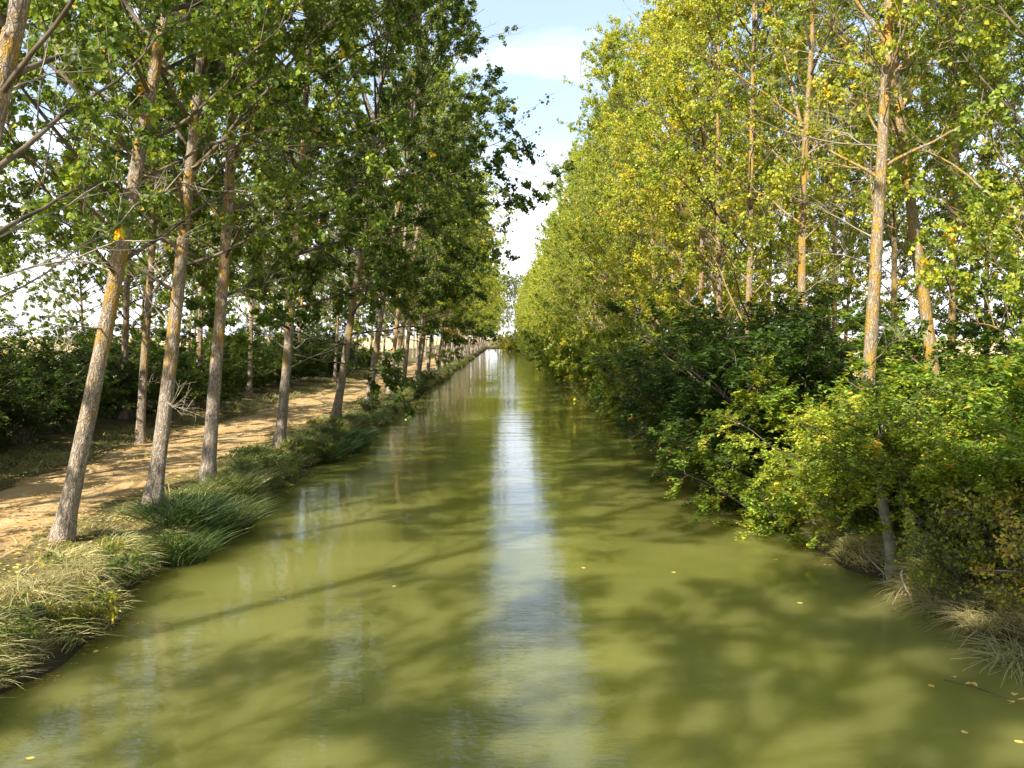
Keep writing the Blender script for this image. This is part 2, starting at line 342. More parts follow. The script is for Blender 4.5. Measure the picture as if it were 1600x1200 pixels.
# ------------------------------------------------------------------ poplars
def poplar(name, seed, H=20.0, r0=0.19, z0=3.6, nl=34, reach=4.2, per=20, size=0.085, bark=None, detail=2, dead=5, fork=False, lowdens=1.0, bend=0.5, parts=9, top=0.35, ang=(0.95, 0.55)):
    """one poplar at the origin: trunk, lower branches as parts, crown (upper limbs, twigs, leaves)"""
    rng = np.random.default_rng(seed)
    root = empty(name)
    n = 44 if detail == 2 else 14
    s = np.linspace(0, 1, n); ph = rng.uniform(0, 6.28, 3)
    P = np.stack([bend*(0.35*np.sin(s*3.1+ph[0]) - 0.35*np.sin(ph[0]) + 0.09*np.sin(s*13+ph[1]) - 0.09*np.sin(ph[1])) * (s*1.6).clip(0, 1),
                  bend*(0.35*np.sin(s*2.6+ph[2]) - 0.35*np.sin(ph[2])) * (s*1.6).clip(0, 1), -0.35 + s*(H+0.35)], -1)
    rad = r0*(1 - 0.80*s**0.85) * (1 + 0.65*np.exp(-np.maximum(P[:, 2], 0)/0.32))
    g = Geo(); tubes(g, P, rad, 16 if detail == 2 else 7, 0, 0.09 if detail == 2 else 0, rng)
    ob("trunk", g.mesh(name + "_trunk", [bark]), root)
    Pt = P[None]
    # main limbs
    q = (np.arange(nl) + rng.uniform(0, 0.8, nl)) / nl
    hz = z0 + (H*0.985 - z0) * q**0.9
    az = np.arange(nl) * 2.399 + rng.normal(0, 0.45, nl)
    prof = np.interp(hz, [2, z0+0.5, z0+0.25*(H-z0), z0+0.65*(H-z0), H], [0.6*reach, 0.85*reach, reach, 0.92*reach, 0.3*reach])
    ln = prof * rng.uniform(0.72, 1.2, nl)
    el = np.interp(hz, [z0, H], [PI/2-ang[0], PI/2-ang[1]+0.25]) + rng.normal(0, 0.12, nl)
    base, _ = interp(Pt, ((hz+0.35)/(H+0.35))[None]); base = base[0]
    d = np.stack([np.cos(az)*np.cos(el), np.sin(az)*np.cos(el), np.sin(el)], -1)
    ss = np.linspace(0, 1, 12)[None, :, None]
    curve = np.zeros((nl, 1, 3)); curve[..., 2] = rng.normal(0.02, 0.13, (nl, 1)); curve[..., :2] = rng.normal(0, 0.1, (nl, 1, 2))
    kink = ss*(0.035*np.sin(ss*rng.uniform(4, 9, (nl, 1, 3)) + rng.uniform(0, 6.28, (nl, 1, 3))) + 0.014*np.sin(ss*rng.uniform(14, 24, (nl, 1, 3)) + rng.uniform(0, 6.28, (nl, 1, 3))))
    limbs = base[:, None] + (d[:, None]*ss + curve*ss**2 + kink) * ln[:, None, None]
    lr = (0.009 + 0.0068*ln)
    if fork:
        k = int(nl*0.22); limbs[k] = base[k] + (np.array([0.34*np.cos(az[k]), 0.34*np.sin(az[k]), 0.93])[None]*ss[0]*6.5 + np.array([0.10, 0.1, 0.1])*ss[0]**2); lr[k] = r0*0.45; ln[k] = 6.5
    lrr = lr[:, None]*(np.linspace(1, 0.0, 12)[None]**1.3*0.86 + 0.14)
    kk = 7 if detail == 2 else 3
    npart = parts if detail == 2 else 0
    # secondaries and twigs
    nsec, ntw = (9, 5) if detail == 2 else (6, 3)
    sec, ts = spawn(rng, limbs, nsec, 0.22, 1.0, 0.72, 0.42*np.repeat(ln[:, None], nsec, 1)+0.35, 5, 0.12, 0.0)
    sid = np.repeat(np.arange(nl), nsec)
    tw, _ = spawn(rng, sec, ntw, 0.15, 1.0, 0.75, 0.55, 4, 0.0, -0.12)
    tid = np.repeat(sid, ntw)
    for i in range(npart):
        g = Geo(); tubes(g, limbs[i], lrr[i], 7, 0); j = sid == i
        tubes(g, sec[j], np.linspace(0.011, 0.004, 5)[None].repeat(j.sum(), 0), 4, 0)
        ob("branch", g.mesh(name + "_branch", [TWIG if bark is BARK_L else bark]), root)
    g = Geo()
    up = np.arange(nl) >= npart; tubes(g, limbs[up], lrr[up], kk, 1)
    j = sid >= npart; tubes(g, sec[j], (np.linspace(0.011, 0.004, 5)[None]*np.ones((j.sum(), 1))), 3, 1)
    if detail == 2: tubes(g, tw, np.linspace(0.0045, 0.0022, 4)[None].repeat(len(tw), 0), 3, 1)
    # leaves, thinned clump by clump
    dens = np.clip(rng.normal(1.0, 0.35, nl), 0.3, 1.6) * np.interp(hz, [z0, z0+0.35*(H-z0), H], [lowdens, 1.0, 1.0])
    dsec = np.clip(rng.gamma(1.6, 0.6, len(sec)), 0.1, 1.5); keep = rng.uniform(0, 1, len(tw)) < (dens[tid]*np.repeat(dsec, ntw))
    leaves(g, rng, tw[keep], per, size, 0.1, 0.05, 0.95, hang=0.5)
    keep = rng.uniform(0, 1, len(sec)) < dens[sid]*dsec
    leaves(g, rng, sec[keep], per//2, size, 0.4, 0.07, 0.95, hang=0.5)
    # leafy leader
    tp, _ = spawn(rng, Pt, 26, 0.72, 1.0, 0.6, 1.1, 4, 0.2, 0); leaves(g, rng, tp, per, size, 0.1, 0.06)
    ob("crown", g.mesh(name + "_crown", [POP, TWIG]), root)
    # dead bare branches low on the trunk
    for i in range(dead if detail == 2 else 0):
        z = rng.uniform(2.2, z0+4); a = rng.uniform(0, 6.28); e = rng.uniform(-0.1, 0.7)
        b, _ = interp(Pt, np.array([[(z+0.35)/(H+0.35)]])); Ln = rng.uniform(1.2, 3.4)
        dd = np.array([np.cos(a)*np.cos(e), np.sin(a)*np.cos(e), np.sin(e)])
        lp = b[0, 0] + (dd*ss[0] + np.array([0, 0, rng.normal(-0.05, 0.2)])*ss[0]**2 + kink[i]) * Ln
        g = Geo(); tubes(g, lp, np.linspace(0.018, 0.004, 12), 5, 0)
        s2, _ = spawn(rng, lp[None], 7, 0.25, 1.0, 0.7, 0.9, 5, 0.1, 0.0); tubes(g, s2, np.linspace(0.008, 0.003, 5)[None].repeat(7, 0), 3, 0)
        s3, _ = spawn(rng, s2, 3, 0.3, 1.0, 0.7, 0.45, 4, 0.0, -0.1); tubes(g, s3, np.linspace(0.004, 0.002, 4)[None].repeat(len(s3), 0), 3, 0)
        tag(ob("dead_branch", g.mesh(name + "_dead_branch", [DRYWOOD]), root), "bare leafless branch")
    return root

used = set()
def place(proto, x, y, tilt=(0, 0), rz=0.0, sc=1.0, tint=(0.3, 1.0), sink=0.0, label=None, cat='tree', group=None):
    o = proto if proto.name not in used else dup(proto)
    used.add(proto.name)
    o.location = (x, y, float(gh(x, y)) - sink)
    # tilt = lean in degrees towards +X and +Y
    m = Matrix.Rotation(R(tilt[0]), 4, 'Y') @ Matrix.Rotation(R(-tilt[1]), 4, 'X') @ Matrix.Rotation(rz, 4, 'Z')
    o.rotation_euler = m.to_euler(); o.scale = (sc, sc, sc)
    for ch in o.children: ch.color = (tint[0], tint[1], 0, 1)
    tag(o, label, cat, group); return o

rs = np.random.default_rng(5)
LV = [poplar("poplar_tree", 100+i, H=19.5+rs.uniform(-1, 1.5), r0=0.172, z0=[4.4, 4.2, 4.4, 3.0, 2.9][i], nl=[42, 42, 42, 52, 52][i], reach=[5.4, 5.6, 6.5, 6.4, 6.6][i], per=[32, 34, 46, 58, 60][i], size=0.100,
             bark=BARK_L, dead=6, fork=(i == 2), lowdens=[0.7, 0.8, 0.8, 1.5, 1.5][i], ang=[(1.15, .55), (1.15, .55), (1.2, .55), (1.4, .6), (1.38, .6)][i]) for i in range(5)]
RV = [poplar("poplar_tree", 200+i, H=21.5+rs.uniform(-1, 1.5), r0=0.158, z0=[5.5, 6.5, 5.5, 2.6, 2.4, 2.6][i], nl=[30, 28, 32, 46, 46, 44][i], reach=[4.4, 4.2, 4.6, 5.0, 5.4, 5.0][i], per=[16, 14, 18, 30, 30, 29][i], size=0.094,
             bark=BARK_R, dead=[9, 8, 9, 3, 3, 3][i], fork=(i == 2), lowdens=[0.35, 0.3, 0.5, 0.9, 1.0, 0.9][i], bend=0.55, ang=(0.95, 0.5)) for i in range(6)]
FL = [poplar("poplar_tree", 300+i, H=19.5, r0=0.19, z0=5.0, nl=38, reach=6.3, per=34, size=0.14, bark=BARK_L, detail=1, dead=0, ang=(1.25, .6), lowdens=1.0) for i in range(3)]
FR = [poplar("poplar_tree", 400+i, H=20.5, r0=0.19, z0=1.4, nl=40, reach=5.3, per=32, size=0.14, bark=BARK_R, detail=1, dead=0) for i in range(3)]

# left waterside row: (x, y, lean x, lean y, variant, spin, scale, yellow, label)
GL = "poplars in the left waterside row"
heroL = [
 (-7.6, 11.3, 12.5, 0, 0, 2.0, 1.05, .22, "poplar trunk cut off by the left edge of the frame at top"),
 (-8.2, 17.1, 13.5, -1, 1, 2.0, 1.00, .24, "strongly leaning poplar with orange lichen, its foot nearest the camera on the left bank"),
 (-7.75, 20.4, 8.5, 0, 0, 3.9, 1.02, .22, "poplar with pale grey foot beside dark sedge, second trunk foot along the left bank"),
 (-7.7, 24.0, 5.5, 0, 2, 1.1, 1.08, .20, "upright forked grey poplar, third trunk foot along the left bank"),
 (-7.75, 32.0, 6.5, 0, 3, 0.3, 1.08, .18, "shaded upright poplar, fourth trunk foot along the left bank"),
 (-7.6, 42.0, 10.0, 0, 4, 4.1, 1.15, .20, "leaning sunlit poplar, fifth trunk foot along the left bank"),
 (-7.6, 52.0, 9.5, 0, 2, 2.7, 1.15, .22, "leaning poplar at the narrow water margin, sixth trunk foot along the left bank"),
 (-7.6, 62.0, 7.0, 0, 1, 1.7, 1.0, .24, "poplar with foot hidden by bushes, seventh along the left bank"),
]
for (x, y, a, b, v, rz, sc, ye, lab) in heroL:
    place(LV[v], x, y, (a, b), rz, sc, (ye+.11, 1.6) if y < 30 else (ye+.08, 1.3), 0.05, lab, 'tree', GL)
# two trees of the same row beside and behind the viewpoint (they cast the near shade)
for k, (x, y) in enumerate([(-8.0, -4.0), (-8.0, -15.0)]):
    place(LV[3 + k % 2], x, y, (7, 0), 1.3*k+0.4, 1.0, (0.22, 1.0), 0.05, ["poplar on the left bank beside the viewpoint", "poplar on the left bank farthest behind the viewpoint"][k], 'tree', GL)
y = 70.0; k = 0
while y < END_Y + 20:
    near = y < 110
    place((LV[[0, 1, 3][k % 3]] if near else FL[k % 3]), -7.9 + rs.normal(0, 0.3), y, (rs.uniform(6, 12), rs.normal(0, 1.5)), rs.uniform(0, 6.28), rs.uniform(0.9, 1.16), (0.40 + min(y/700, .2) + rs.normal(0, .03), 1.55), 0.05,
          "distant poplar beyond the seventh in the left waterside row", 'tree', "far poplars of the left waterside row")
    y += rs.uniform(4.6, 6.6); k += 1

place(LV[1], -8.4, 3.2, (3, 0), 4.0, 0.55, (0.3, 1.3), 0.03, "young poplar on the left bank just outside the left edge of the frame", 'tree', GL)
# left row behind the path
back = [(-16.6, 12.0, 4), (-15.8, 19.5, 5), (-16.9, 26.0, 6), (-12.95, 33.0, 4), (-16.0, 39.0, 3), (-15.2, 46.0, 4), (-15.6, 57.0, 3)]
bl = ["poplar behind the path at the far left, partly hidden by the near leaning trunks", "thin poplar over the left hedge, second beyond the path", "poplar rising from the dark hedge, third beyond the path",
      "dark poplar standing at the far edge of the dirt path", "shaded poplar in the hedge, fifth beyond the path", "shaded poplar in the hedge, sixth beyond the path", "poplar beyond the path behind the low dry grass, seventh from the camera"]
for k, (x, y, a) in enumerate(back):
    place(LV[k % 3], x, y, (a, 0), rs.uniform(0, 6.28), 0.95, (0.36, 1.7), 0.05, bl[k], 'tree', "poplars beyond the path")
y = 65.0; k = 0
while y < 380:
    place(FL[k % 3] if y > 90 else LV[k % 5], -15.6 + rs.normal(0, 0.5), y, (rs.uniform(0, 6), 0), rs.uniform(0, 6.28), rs.uniform(0.85, 1.0), (0.32, 1.4), 0.05,
          "distant poplar beyond the seventh on the far side of the path", 'tree', "far poplars beyond the path")
    y += rs.uniform(6.5, 9.0); k += 1

y = 9.0; k = 0
while y < 130:
    place(FL[k % 3] if y > 60 else LV[3 + k % 2], -24.0 + rs.normal(0, 1.2), y, (rs.uniform(0, 4), 0), rs.uniform(0, 6.28), rs.uniform(0.62, 0.78), (0.46 + rs.normal(0, .06), 1.7), 0.05,
          "low leafy poplar behind the hedge, bordering the fields on the left", 'tree', "field side poplars on the left")
    y += rs.uniform(5.0, 8.0); k += 1

# right waterside row
GR = "poplars in the right waterside row"
heroR = [
 (7.9, 20.2, 3.0, 0, 0, 0.9, 1.08, .50, "straight orange lichened poplar rising from the right shrubs, its trunk lowest visible"),
 (11.2, 23.0, -8.0, 0, 1, 2.2, 1.15, .50, "pale poplar leaning left across its neighbour on the right bank"),
 (10.1, 31.0, -1.5, 0, 2, 3.6, 1.08, .52, "forked orange poplar with a long limb reaching left over the canal side"),
 (11.0, 18.6, 0.5, 0, 3, 4.4, 1.0, .36, "leafy green poplar near the right edge of the frame"),
 (9.4, 35.5, 0.5, 0, 4, 1.0, 1.0, .48, "poplar next beyond the forked one on the right bank"),
 (9.3, 39.5, 0.0, 0, 3, 2.0, 1.02, .50, "second poplar beyond the forked one on the right bank"),
 (9.4, 43.5, -0.5, 0, 5, 0.2, 1.03, .52, "third poplar beyond the forked one on the right bank"),
 (9.2, 47.5, 0.0, 0, 4, 4.2, 1.0, .54, "fourth poplar beyond the forked one on the right bank"),
 (9.5, 52.0, 0.0, 0, 3, 5.2, 1.0, .56, "fifth poplar beyond the forked one on the right bank"),
 (13.6, 18.0, 0, 0, 4, 2.6, 0.95, .30, "green poplar second from the right edge, behind the leafy edge one"),
 (11.6, 9.6, -2, 0, 3, 1.1, 0.9, .40, "poplar just outside the right edge whose outermost leaves hang into the frame"),
 (9.3, 56.5, 0.0, 0, 5, 3.0, 1.0, .54, "sixth poplar beyond the forked one on the right bank"),
]
for (x, y, a, b, v, rz, sc, ye, lab) in heroR:
    place(RV[v], x, y, (a, b), rz, sc, (ye+.14, 1.5), 0.05, lab, 'tree', GR)
y = 61.0; k = 0
while y < END_Y + 15:
    near = y < 110
    place(RV[3 + k % 3] if near else FR[k % 3], 9.0 + rs.normal(0, 0.3), y, (rs.normal(-1, 1.5), rs.normal(0, 1.5)), rs.uniform(0, 6.28), rs.uniform(0.82, 1.12), (0.58 + rs.normal(0, .05), 1.5), 0.05,
          "distant yellow green poplar beyond the sixth past the forked one on the right", 'tree', "far poplars of the right waterside row")
    y += rs.uniform(4.4, 5.6); k += 1
# right back row
y = 17.0; k = 0
while y < 150:
    place(RV[[2, 5, 0, 3][k % 4]] if y < 90 else FR[k % 3], 15.5 + rs.normal(0, 0.6), y, (rs.normal(0, 2), 0), rs.uniform(0, 6.28), rs.uniform(0.85, 1.0), (0.48 + rs.normal(0, .05), 1.4), 0.05,
          "poplar of the rear row seen between the right waterside trunks", 'tree', "rear row poplars on the right")
    y += rs.uniform(5.5, 8.0); k += 1

y = 20.0; k = 0
while y < 100:
    place(RV[3 + k % 3] if y < 60 else FR[k % 3], 21.5 + rs.normal(0, 0.9), y, (rs.normal(0, 2), 0), rs.uniform(0, 6.28), rs.uniform(0.8, .95), (0.40 + rs.normal(0, .06), 1.4), 0.05,
          "leafy poplar of the field side row at far right, behind the rear row", 'tree', "field side poplars on the right")
    y += rs.uniform(5.0, 7.5); k += 1

# ------------------------------------------------------------------ shrubs
def shrub(name, seed, Hh=3.6, ns=10, spread=0.75, per=12, size=0.06, flat=0.66, sec=11, tw=6, mat=None, sun_r=0.025):
    rng = np.random.default_rng(seed); root = empty(name)
    az = rng.uniform(0, 6.28, ns); out = rng.uniform(0.1, spread, ns); ln = Hh * rng.uniform(0.6, 1.05, ns)
    d = nrm(np.stack([np.cos(az)*out, np.sin(az)*out, np.ones(ns)], -1)); ss = np.linspace(0, 1, 8)[None, :, None]
    base = np.stack([np.cos(az)*0.2, np.sin(az)*0.2, np.full(ns, -0.15)], -1)*rng.uniform(.5, 1.5, (ns, 1)); base[:, 2] = -0.2
    cv = np.stack([np.cos(az)*0.35, np.sin(az)*0.35, np.full(ns, -0.12)], -1)[:, None]
    st = base[:, None] + (d[:, None]*ss + cv*ss**2 + rng.normal(0, 0.012, (ns, 8, 3))*ss) * ln[:, None, None]
    g = Geo(); tubes(g, st, (sun_r*np.linspace(1.3, 0.25, 8)[None])*rng.uniform(0.6, 1.5, (ns, 1)), 6, 0)
    ob("stem", g.mesh(name + "_stem", [TWIG]), root)
    s2, _ = spawn(rng, st, sec, 0.12, 1.0, 1.05, Hh*0.42, 6, 0.05, -0.10, flat=0.6)
    s3, _ = spawn(rng, s2, tw, 0.1, 1.0, 0.7, Hh*0.15, 4, 0.0, -0.08, flat=0.8)
    g = Geo(); tubes(g, s2, np.linspace(0.010, 0.003, 6)[None].repeat(len(s2), 0), 3, 1)
    tubes(g, s3, np.linspace(0.004, 0.002, 4)[None].repeat(len(s3), 0), 3, 1)
    keep = rng.uniform(0, 1, len(s3)) < 0.9
    leaves(g, rng, s3[keep], per, size, 0.05, 0.03, 0.62, flat, 0, 0.06)
    leaves(g, rng, s2, per//2, size, 0.3, 0.04, 0.62, flat, 0, 0.06)
    ob("foliage", g.mesh(name + "_foliage", [mat or ELM, TWIG]), root)
    return root
SV = [shrub("elm_shrub", 500+i, Hh=[3.9, 4.4, 3.6, 3.2][i], ns=11, per=24, size=0.10, sec=14, tw=8) for i in range(4)]
SF = [shrub("willow_shrub", 550+i, Hh=3.2, ns=12, spread=0.5, per=20, size=0.11, sec=10, tw=6, flat=0.2, mat=POP) for i in range(2)]
SH = [(8.6, 17.2, 0.85, 0, .42), (7.5, 18.8, 0.75, 1, .46), (10.2, 15.6, 1.05, 2, .36), (11.2, 14.2, 1.15, 1, .28), (6.9, 21.4, 0.85, 2, .40), (9.0, 22.0, 1.15, 3, .42), (6.9, 24.4, 1.0, 0, .26),
      (8.4, 26.5, 1.5, 1, .14), (7.2, 28.6, 1.25, 2, .08), (9.2, 31.5, 1.55, 0, .12), (7.3, 33.2, 1.15, 3, .16), (11.4, 19.0, 1.3, 0, .32), (13.2, 22.0, 1.5, 3, .26), (11.6, 27.5, 1.5, 2, .22), (13.6, 17.0, 1.4, 1, .26), (8.0, 37.5, .9, 2, .36)]
sl = ["yellow green elm shrub behind the pale stem at the right water edge", "elm shrub with low sprays hanging over the water beside the lone orange trunk", "green elm shrub at the frame's right, behind the weeds", "darker elm shrub cut by the right edge of the frame",
      "elm shrub whose long spray reaches farthest over the canal", "bright elm shrub around the foot of the straight orange poplar", "elm shrub at the water's edge in front of the dark mass", "tall dark elm shrub, highest top of the right shrub mass",
      "very dark elm shrub touching the water at the far end of the shrub mass", "dark elm shrub rising below the forked poplar", "dark low elm shrub ending the shrub mass on the canal side", "elm shrub right of the straight orange poplar",
      "elm shrub under the pale left leaning poplar", "dark elm shrub between the forked and leaning poplars", "elm shrub deep behind the right edge weeds", "small lighter elm shrub just past the dark mass"]
for k, (x, y, sc, v, ye) in enumerate(SH):
    place(SV[v], x, y, (-9 if x < 8 else 0, 0), rs.uniform(0, 6.28), sc, (ye + (0.17 if y < 24 else 0.05), 2.0 if y < 24 else 1.35), 0.0, sl[k], 'shrub', "shrubs massed on the right bank")  # front shrubs get yellower, brighter leaf colour, painting in sunlight on their sprays
y = 40.0; k = 0
while y < 360:
    place(SF[k % 2], 8.0 + rs.normal(0, 0.4), y, (-6, 0), rs.uniform(0, 6.28), rs.uniform(0.8, 1.9), (rs.uniform(.42, .66), 1.35), 0.0, "light green shrub along the right bank beyond the dark elm mass", 'shrub', "small shrubs along the right bank")
    y += rs.uniform(2.4, 3.8)*(1 + y/200); k += 1
# hedge left of the path
y = 14.0; k = 0
while y < 110:
    place(SV[k % 4], -16.6 + rs.normal(0, 0.5), y, (0, 0), rs.uniform(0, 6.28), rs.uniform(0.6, 1.25), (rs.uniform(.08, .5), 1.15), 0.0, "dark shrub in the hedge on the far side of the path", 'shrub', "hedge shrubs beyond the path")
    if k % 2: place(SV[(k+2) % 4], -19.5 + rs.normal(0, 0.5), y+1, (0, 0), rs.uniform(0, 6.28), rs.uniform(1.0, 1.55), (rs.uniform(.1, .4), 1.15), 0.0, "dark shrub in the hedge on the far side of the path", 'shrub', "hedge shrubs beyond the path")
    y += rs.uniform(2.2, 4.4)*(1 + y/100); k += 1
# small bushes on the left bank
lb = [(-7.0, 30.0, .2, .42, "small yellowing bush at the foot of the shaded fourth poplar"), (-6.9, 47.0, .22, .30, "round green bush over the water past the fifth poplar"),
      (-6.5, 68.0, .5, .12, "dark bush leaning over the water on the left bank"), (-6.9, 36.0, .17, .35, "low green bush between fourth and fifth poplars"), (-7.0, 80.0, .35, .35, "bush on the left bank beyond the dark leaning bush")]
for k, (x, y, sc, ye, lab) in enumerate(lb):
    place(SV[k % 4], x, y, (6, 0), rs.uniform(0, 6.28), sc, (ye, 1.0), 0.0, lab, 'bush', "small bushes on the left bank")
# low herbs mixed into the banks
for k, (x, y, sc, ye, lab) in enumerate([(4.2, 330.0, 3.4, 0.75, "bright yellow tree-like bush at the far right end of the canal"), (6.5, 318.0, 2.6, 0.62, "yellow green bush beside the bright yellow one at the far end")]):
    place(SF[k], x, y, (0, 0), 0.3, sc, (ye, 1.2), 0.0, lab, 'bush', "bushes at the far end")
for k in range(12):
    place(FL[k % 3], [-16, -11, -6, -2, 6, 10, 15, -21, 20, 26, 2.6, 0.3][k], END_Y + 30 + (k*7) % 11, (0, 0), k*1.7, 1.5, (0.36, 1.4), 0.0, "tree in the far row closing the end of the canal", 'tree', "trees closing the canal")

# ------------------------------------------------------------------ grass and weeds
def blades(g, rng, x, y, z, length, width, lean=0.5, droop=0.5, bias=None, mi=0):
    n = len(x); a = rng.uniform(0, 6.28, n); le = rng.uniform(0.1, lean, n)
    d = np.stack([np.cos(a)*le, np.sin(a)*le, np.ones(n)], -1)
    if bias is not None: d = d + bias
    d = nrm(d); side = nrm(np.cross(d, rng.normal(0, 1, (n, 3)))); Lh = (length*rng.uniform(0.5, 1.2, n))[:, None]
    hd = d.copy(); hd[:, 2] = 0; hd = nrm(hd + 1e-4); b0 = np.stack([x, y, z], -1); vs = []
    for s_, w_ in ((0, 1), (0.38, .9), (0.72, .6), (1.0, .08)):
        c = b0 + d*Lh*s_ + (hd*0.45 - np.array([0, 0, 1.0])*droop)*Lh*(s_**2)*0.9
        vs += [c - side*width*w_/2, c + side*width*w_/2]
    v = np.stack(vs, 1); i = (np.arange(n)*8)[:, None]
    f = np.concatenate([i + np.array([[0, 1, 3, 2]]), i + np.array([[2, 3, 5, 4]]), i + np.array([[4, 5, 7, 6]])])
    g.add(v.reshape(-1, 3), f, mi, False)
def grass_obj(name, seed, n, xf, y0, y1, length, width, tint, clump=0.0, **kw):
    rng = np.random.default_rng(seed); g = Geo()
    yv = y0 + (y1-y0)*rng.uniform(0, 1, n)**1.6; xv = xf(yv, rng)
    m = np.sin(xv*2.1+seed)*np.sin(yv*1.7) + np.sin(yv*0.8+xv) > rng.uniform(-1.6, 0.9, n); xv = xv[m]; yv = yv[m]
    mod = 0.75 + 0.5*np.sin(xv*3.0+yv*1.3)*np.sin(yv*2.3)
    blades(g, rng, xv, yv, gh(xv, yv)-0.03, length*mod, width, **kw)
    o = ob(name, g.mesh(name, [BLADE])); o.color = (*tint, 0, 1); return tag(o, kind='stuff')
brng = np.random.default_rng(9)
tag(grass_obj("bank_grass", 11, 60000, lambda y, r: edge_l(y) - np.abs(r.normal(0, 0.62, len(y))) - 0.02, 7, 45, 0.50, 0.014, (.62, 1.25), lean=1.0, droop=0.6, bias=np.array([0.25, 0, 0])), "dry and green grass hanging over the left bank", 'grass')
tag(grass_obj("bank_grass", 12, 40000, lambda y, r: edge_l(y) - np.abs(r.normal(0, 0.6, len(y))), 40, 200, 0.5, 0.03, (.55, 1.0), lean=1.0, droop=0.6, bias=np.array([0.35, 0, 0])), "distant grass along the left bank", 'grass')
tag(grass_obj("bank_grass", 13, 45000, lambda y, r: edge_r(y) + np.abs(r.normal(0, 0.7, len(y))) + 0.02, 8, 40, 0.50, 0.014, (.68, 1.25), lean=1.0, droop=0.6, bias=np.array([-0.25, 0, 0])), "straw coloured grass hanging over the right bank", 'grass')
tag(grass_obj("bank_grass", 14, 30000, lambda y, r: edge_r(y) + np.abs(r.normal(0, 0.6, len(y))), 38, 200, 0.5, 0.03, (.62, 1.0), lean=1.0, droop=0.6, bias=np.array([-0.4, 0, 0])), "distant grass along the right bank", 'grass')
tag(grass_obj("bank_grass", 17, 26000, lambda y, r: edge_l(y) - 0.1 - np.abs(r.normal(0, 0.45, len(y))), 21, 75, 0.62, 0.016, (.38, 1.2), lean=0.8, droop=0.35, bias=np.array([0.2, 0, 0])), "taller green grass on the left bank at mid distance", 'grass')
tag(grass_obj("verge_grass", 15, 30000, lambda y, r: -13.1 - np.abs(r.normal(0, 0.8, len(y))), 8, 120, 0.36, 0.018, (.66, 1.2), lean=0.9, droop=0.4), "grass along the far edge of the path", 'grass')
tag(grass_obj("verge_grass", 16, 60000, lambda y, r: -8.45 + r.normal(0, 0.38, len(y)), 8, 90, 0.17, 0.013, (.70, 1.0), lean=1.3, droop=0.6), "short dry grass between path and left bank", 'grass')

def clump(name, seed, n, length, width, rad, droop, mat=BLADE, lean=0.7):
    rng = np.random.default_rng(seed); g = Geo(); a = rng.uniform(0, 6.28, n); r = rad*np.sqrt(rng.uniform(0, 1, n))
    blades(g, rng, np.cos(a)*r, np.sin(a)*r, np.full(n, -0.08), length, width, lean, droop)
    return ob(name, g.mesh(name, [mat]))
def put(proto, x, y, sc, rz, tint, lab, cat, grp, dzz=0.0):
    o = proto if proto.name not in used else proto.copy()
    if proto.name in used: C.objects.link(o)
    used.add(proto.name); o.location = (x, y, max(float(gh(x, y)), 0.02) + dzz); o.rotation_euler = (0, 0, rz); o.scale = (sc,)*3; o.color = (*tint, 0, 1)
    return tag(o, lab, cat, grp)
SED = [clump("sedge_clump", 600+i, 1000, 0.95, 0.013, 0.36, 0.32) for i in range(2)]
sed = [(-6.75, 19.3, 1.0, .05, "dark sedge tussock in front of the poplar with pale grey foot"), (-6.6, 20.5, .95, .12, "dark sedge tussock just beyond the darkest one on the left bank"), (-6.45, 18.4, .8, .22, "sedge tussock drooping into the water, nearest on the left bank"),
       (-6.35, 21.4, .85, .38, "pale sedge blades arching over the water on the left"), (-6.7, 23.0, .7, .45, "straw tinged sedge tussock below the forked poplar"), (-6.4, 33.5, .95, .10, "sedge tussock past the fourth left poplar, before the rounded pair"),
       (-6.2, 36.0, 1.1, .06, "larger of the rounded sedge tussocks at mid distance on the left"), (-6.1, 38.3, .9, .14, "smaller rounded sedge tussock at mid distance on the left"), (7.0, 22.6, .9, .12, "sedge tussock on the right bank under the elm sprays"),
       (7.35, 18.2, .8, .2, "upright sedge tussock beside the pale elm stem on the right"), (-6.4, 45.0, .6, .15, "sedge tussock between fifth and sixth left poplars"), (-6.4, 53.0, .6, .3, "sedge tussock beside the sixth left poplar")]
for k, (x, y, sc, ye, lab) in enumerate(sed): put(SED[k % 2], x, y, sc*1.45, k*1.3, (ye, 0.95), lab, 'sedge', "sedge tussocks on the banks")
STR = clump("straw_tussock", 620, 520, 0.75, 0.011, 0.26, 0.85, lean=1.1)
for k, (x, y, sc, lab) in enumerate([(-7.0, 13.6, 1.0, "straw tussock at the lower left corner of the bank"), (-6.9, 14.9, .9, "straw tussock second from the lower left corner"), (-7.0, 16.2, .8, "straw tussock below the foot of the leaning poplar"),
        (7.3, 12.6, 1.1, "straw tussock at the right edge of the frame"), (7.25, 13.6, .95, "straw tussock second from the right edge"), (7.25, 14.8, .9, "straw tussock third from the right edge, below the weeds"), (7.2, 16.0, .7, "straw tussock left of the right weeds, nearest the pale stem")]):
    put(STR, x, y, sc*1.25, k*0.9, (.82, 1.0), lab, 'grass tussock', "straw tussocks on the banks")

